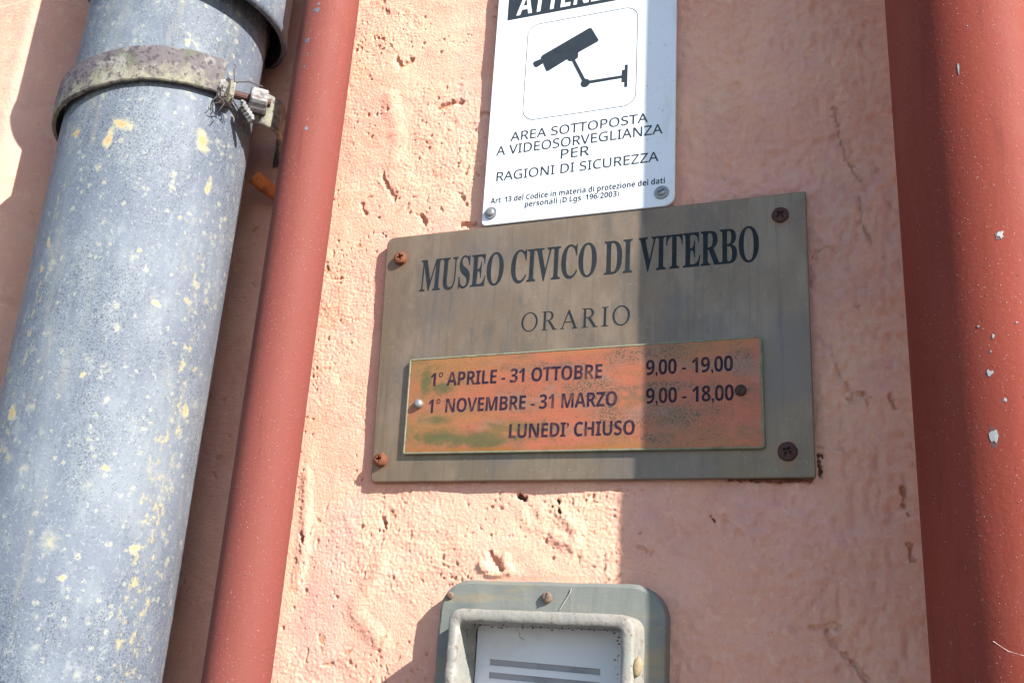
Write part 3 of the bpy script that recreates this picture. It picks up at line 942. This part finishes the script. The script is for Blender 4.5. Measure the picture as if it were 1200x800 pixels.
pl([(130.0 + 3.0 * math.cos(k / 16 * 6.283), 250.0 + 3.0 * math.sin(k / 16 * 6.283)) for k in range(16)], .00008)
pl([(131.5, 251.3), (155.0, 251.3), (155.0, 249.5), (131.5, 249.2)], .0001)
pl([(155.3, 258.6), (157.2, 258.4), (157.2, 242.6), (155.3, 242.6)], .00002)
pl([(153.5, 255.0), (155.6, 255.0), (155.6, 246.3), (153.5, 246.3)], .00004)
mb.build('camera_pictogram', M_ink, sign)
text('lettering', 'AREA SOTTOPOSTA', 'sans', .0818, .1706, .2158, .0064, YI, M_ink, sign, offset=.006)
text('lettering', 'A VIDEOSORVEGLIANZA', 'sans', .0727, .1797, .2067, .0066, YI, M_ink, sign, offset=.006)
text('lettering', 'PER', 'sans', .1162, .1345, .1985, .0066, YI, M_ink, sign, offset=.006)
text('lettering', 'RAGIONI DI SICUREZZA', 'sans', .0742, .1775, .1885, .0064, YI, M_ink, sign, offset=.006)
text('small_lettering', 'Art. 13 del Codice in materia di protezione dei dati', 'bold', .0714, .1815, .1734, .0037, YI, M_ink, sign, offset=0.)
text('small_lettering', 'personali (D.Lgs. 196/2003).', 'bold', .0944, .1551, .1684, .0037, YI, M_ink, sign, offset=0.)
YS = -.0058
for o_ in sign.children:          # seat the finished sign flat on the plaster, its foot on the plaque's top edge
    for v_ in o_.data.vertices:
        q_ = v_.co + sign.location
        v_.co = Vector((q_.x * 1.00616 - .00187, q_.y + .0034, q_.z * 1.00616 + .00066)) - sign.location
screw('screw', 'zinc screw with washer in the bottom left corner of the white sign', .0708, .1685, YS, .0026, .0016, M_steel, 'round', washer=.0042)
screw('screw', 'zinc screw with washer in the shaded bottom right corner of the white sign', .1789, .1692, YS, .0026, .0014, M_steel, 'slot', washer=.0043)

# ------------------------------------------------------------------ brass plaque
YP = -.0050
plaque = thing('plaque', 'oxidised brass plaque of the museum with dark engraved title and copper inset', 'plaque', (0, -.002, 0))
out = rounded(0, 0, 0, 0, (.0025, .0015, .0012, .0055), 8, corners=[(.0052, .0), (.2600, -.0004), (.2600, .1605), (-.0016, .1595)])
slab('plate', out, -.0026, YP, M_brass, plaque, .0006)
text('title_lettering', 'MUSEO CIVICO DI VITERBO', 'serif', .0252, .2341, .1200, .0212, YP - .0001, M_letter, plaque, offset=.004, slope=.004, space=.96)
# ORARIO, light serif capitals drawn by hand (unit cap height)
def ell(cx, rx, ry, ix, iy, n_=44):
    V = []; F = []
    for k in range(n_):
        t = 2 * math.pi * k / n_; V.append((cx + rx * math.cos(t), .5 + ry * math.sin(t)))
    for k in range(n_):
        t = 2 * math.pi * k / n_; V.append((cx + ix * math.cos(t), .5 + iy * math.sin(t)))
    for k in range(n_): F.append((k, (k + 1) % n_, n_ + (k + 1) % n_, n_ + k))
    return V, F
def rect(x0_, x1_, z0_, z1_): return [(x0_, z0_), (x1_, z0_), (x1_, z1_), (x0_, z1_)], [(0, 1, 2, 3)]
def poly(*P): return list(P), [tuple(range(len(P)))]
def gO(): return [ell(.42, .42, .515, .325, .465)], .84
def gI(): return [rect(.11, .22, .02, .98), rect(0, .33, 0, .035), rect(0, .33, .965, 1)], .33
def gA(): return [poly((.04, .02), (.09, .02), (.42, .93), (.38, 1.0)), poly((.38, 1.0), (.42, 1.0), (.80, .02), (.67, .02), (.345, .90)), rect(.20, .60, .33, .375), rect(-.03, .19, 0, .035), rect(.57, .86, 0, .035)], .84
def gR():
    parts = [rect(.10, .21, .02, .98), rect(0, .32, 0, .035), rect(0, .15, .965, 1)]
    n_ = 20; V = []; F = []
    for k in range(n_ + 1):
        t = math.pi / 2 - math.pi * k / n_
        V.append((.33 + .27 * math.cos(t), .745 + .255 * math.sin(t)))
        V.append((.32 + .165 * math.cos(t), .745 + .215 * math.sin(t)))
    for k in range(n_): F.append((2 * k, 2 * k + 1, 2 * k + 3, 2 * k + 2))
    parts += [(V, F), rect(.15, .335, .96, 1), rect(.20, .335, .49, .53), poly((.30, .50), (.42, .52), (.72, .03), (.58, .03)), rect(.56, .82, 0, .035)]
    return parts, .78
mb = MB(); gx = 0; lay = []
for gfn in (gO, gR, gA, gR, gI, gO):
    parts, wd = gfn(); lay.append((gx, parts)); gx += wd + .20
gx -= .20
sx_ = (.1615 - .0954) / gx; dd = 0
for g0, parts in lay:
    for V, F in parts:
        dd += 1
        y_ = YP - .0001 - dd * .000004
        mb.add([(.0954 + (g0 + a_) * sx_, y_, .0886 + b_ * .0118) for a_, b_ in V], F)
mb.build('heading_lettering', M_letter, plaque)

inn = [(.0268, .0165), (.2349, .0153), (.2342, .0755), (.0254, .0742)]
ins = slab('copper_inset', rounded(0, 0, 0, 0, (.0008, .0018, .0012, .0008), 4, corners=inn), YP + .0005, -.0076, M_copper, plaque, .0005)
# worn pale border strip round the inset
ro = rounded(0, 0, 0, 0, (.0012, .0022, .0016, .0012), 4, corners=[(inn[0][0] - .0007, inn[0][1] - .0007), (inn[1][0] + .0007, inn[1][1] - .0007), (inn[2][0] + .0007, inn[2][1] + .0007), (inn[3][0] - .0007, inn[3][1] + .0007)])
ri = inset(ro, .0012)
mb = MB(); frame_ring(mb, ro, ri, 0, 0, [(0, YP + .0003), (0, -.0072), (.25, -.0078), (.8, -.0079), (1, -.00745)])
mb.build('inset_edge', M_verd, plaque)
YC = -.0077
text('hours_lettering', '1° APRILE - 31 OTTOBRE', 'bold', .0402, .1469, .0568, .0084, YC, M_purple, ins, offset=0., space=.95)
text('hours_lettering', '9,00 - 19,00', 'bold', .1720, .2196, .0573, .0086, YC, M_purple, ins, offset=0., space=.95)
text('hours_lettering', '1° NOVEMBRE - 31 MARZO', 'bold', .0402, .1560, .0404, .0084, YC, M_purple, ins, offset=0., space=.95)
text('hours_lettering', '9,00 - 18,00', 'bold', .1723, .2199, .0410, .0086, YC, M_purple, ins, offset=0., space=.95)
text('hours_lettering', 'LUNEDI’ CHIUSO', 'bold', .0930, .1664, .0238, .0082, YC, M_purple, ins, offset=0., space=.95)

screw('screw', 'rusty cross head screw in the top left corner of the brass plaque', .0103, .1436, YP, .0044, .0034, M_rust, 'cross', ax=(.1, .1))
screw('screw', 'dark rusted screw in the top right corner of the brass plaque', .2460, .1472, YP, .0046, .0016, M_drust, 'cross', rot_=40)
screw('screw', 'rusty cross head screw standing proud in the bottom left corner of the brass plaque', .0112, .0130, YP, .0042, .0038, M_rust, 'cross', ax=(-.15, .12), rot_=5)
screw('screw', 'dark rusted screw in the bottom right corner of the brass plaque', .2466, .0132, YP, .0050, .0018, M_drust, 'cross', rot_=60)
screw('screw', 'small shiny round screw at the left end of the copper inset', .0340, .0461, -.0078, .0028, .0030, M_steel, 'round')
screw('screw', 'small dark slotted screw at the right end of the copper inset', .2236, .0461, -.0078, .0031, .0018, M_drust, 'slot', rot_=70)
# rust and dirt squeezed out under the plate's right bottom corner
mb = MB(); rnd = random.Random(9)
for i in range(70):
    t = i / 70
    x_ = .214 + .044 * t ** .7 + rnd.uniform(-.0008, .0008)
    z_ = -.0007 + rnd.uniform(-.0005, .0006) - .0006 * t
    s_ = rnd.uniform(.0003, .0010)
    mt = Matrix.Translation((x_, -.0018, z_)) @ Matrix.Rotation(rnd.uniform(-.6, .6), 4, 'Y') @ Matrix.Diagonal((rnd.uniform(1.2, 2.6), 1, .8, 1))
    mb.lathe([(s_, -s_ * .6), (s_ * 1.2, 0), (s_ * .7, s_ * .7)], mt, 7)
rc = mb.build('rust_crust', M_rust, plaque, label='rust crust under the lower right corner')
rc['kind'] = 'stuff'
# ------------------------------------------------------------------ box below
box = thing('wall_box', 'grey green rounded wall box with a slotted panel below the plaque', 'wall box', (.122, 0, -.28))
ZB = -.262
out = rounded(.0590, .1853, ZB, -.0556, .0175, 12)
hole_ = rounded(.0800, .1690, ZB + .022, -.0780, .004, 12)
mb = MB()
outd, holed = match(out, hole_)
frame_ring(mb, outd, holed, 0, 0, [(0, .001), (0, -.0083), (.03, -.0098), (.10, -.0105), (1, -.0105), (1, .001)])
mb.v = ragged(mb.v, .0004, 60., 3.)
mb.build('back_plate', M_box, box)
o1 = rounded(.0742, .1748, ZB + .016, -.0722, .0075, 12)
o1 = rounded(.0750, .1745, ZB + .016, -.0724, .0070, 12)
n_in = rounded(.0808, .1680, ZB + .024, -.0792, .0030, 12)
o1, i1 = match(o1, n_in)
mb = MB()
prof = [(0, -.0100), (0, -.020), (0, -.0295), (.03, -.0307), (.10, -.0316), (.22, -.0320), (.55, -.0323), (.84, -.0320), (.95, -.0313), (1, -.0300), (1, -.018), (1, -.0060)]
frame_ring(mb, o1, i1, 0, 0, prof)
mb.v = ragged(mb.v, .00035, 130.)
rim = mb.build('rim', M_rim, box, smooth=True)
# panel with real slots
YPn = -.0055
xs0, xs1 = .0893, .1506
mb = MB()
slots = []
zt = -.0972
while zt > ZB + .06:
    slots.append((zt, zt - .0031)); zt -= .0066
def sk(x_): return -.03 * (x_ - .12)      # panel sits a little crooked
def pbox(mb_, x0_, x1_, y0_, y1_, z0_, z1_):
    k0 = len(mb_.v); mb_.box(x0_, x1_, y0_, y1_, z0_, z1_)
    mb_.v[k0:] = [(x, y, z + sk(x)) for x, y, z in mb_.v[k0:]]
pbox(mb, .0812, xs0, YPn, YPn + .003, ZB + .020, -.0770)
pbox(mb, xs1, .1676, YPn, YPn + .003, ZB + .020, -.0770)
edges = [-.0770] + [e for s_ in slots for e in s_] + [ZB + .020]
for k in range(0, len(edges), 2):
    pbox(mb, xs0, xs1, YPn, YPn + .003, edges[k + 1], edges[k])
mb.build('panel', M_panel, box)
for k, (a_, b_) in enumerate(slots):
    s_ = MB(); pbox(s_, xs0, xs1, YPn + .0012, YPn + .0028, b_ - .0001, a_ + .0001)
    so_ = s_.build('slot', M_slot, box)
    s_ = MB(); pbox(s_, xs0, xs1, YPn - .0005, YPn + .0005, b_ - .0007, b_ - .0001)
    s_.build('lip', M_panel, so_)
# screws, cocoon, threads
screw('screw', 'rusty slotted screw at the top centre of the grey green wall box', .1217, -.0640, -.0105, .0030, .0024, M_dusty, 'slot', rot_=75)
screw('screw', 'small rusty screw stub at the top left corner of the grey green wall box', .0655, -.0645, -.0105, .0020, .0014, M_dusty, 'round')
cz = MB(); cz.lathe([(.0008, -.0050), (.0020, -.0036), (.0026, -.0010), (.0024, .0016), (.0014, .0036), (.0004, .0048)], Matrix.Translation((.1760, -.0290, -.0965)) @ Matrix.Rotation(R(12), 4, 'Y'), 14)
coc = cz.build('cocoon', M_cocoon, None, origin=(.1760, -.0290, -.0965), smooth=True)
coc['label'] = 'small tan insect cocoon stuck on the right side of the box rim'; coc['category'] = 'cocoon'
mb = MB()
mb.tube([Vector((.1765 + .0028 * math.cos(t * .9) , -.0285 - .0004 * t, -.1045 + .0026 * math.sin(t * .9))) for t in range(8)], .00022, 5)
mb.tube([(.1764, -.0290, -.0915), (.1770, -.0300, -.088), (.1758, -.0292, -.085)], .00018, 5)
mb.tube([(.1120, -.0300, -.0805), (.1126, -.0240, -.0835), (.1110, -.0200, -.0850), (.1130, -.0180, -.0862)], .00022, 5)
mb.tube([(.1290, -.0109, -.0700), (.1312, -.0112, -.0668), (.1345, -.0112, -.0612), (.1352, -.0112, -.0590)], .00028, 5)
cw = mb.build('cobweb', M_thread, box); cw['kind'] = 'stuff'
# crumbs of dirt lying along the rim's inner edge
mb = MB(); rnd = random.Random(21)
for i in range(60):
    t = rnd.random() ** 1.5
    if t < .6: x_, z_ = rnd.uniform(.084, .166), -.0800 + rnd.uniform(-.0012, .0004)
    else: x_, z_ = .1662 + rnd.uniform(-.0010, .0004), rnd.uniform(-.12, -.082)
    s_ = rnd.uniform(.0002, .00055)
    mb.lathe([(s_, -s_ * .6), (s_ * 1.3, 0), (s_ * .6, s_ * .7)], Matrix.Translation((x_, rnd.uniform(-.031, -.024), z_)), 6)
d_ = mb.build('dirt_crumbs', M_drust, box); d_['kind'] = 'stuff'
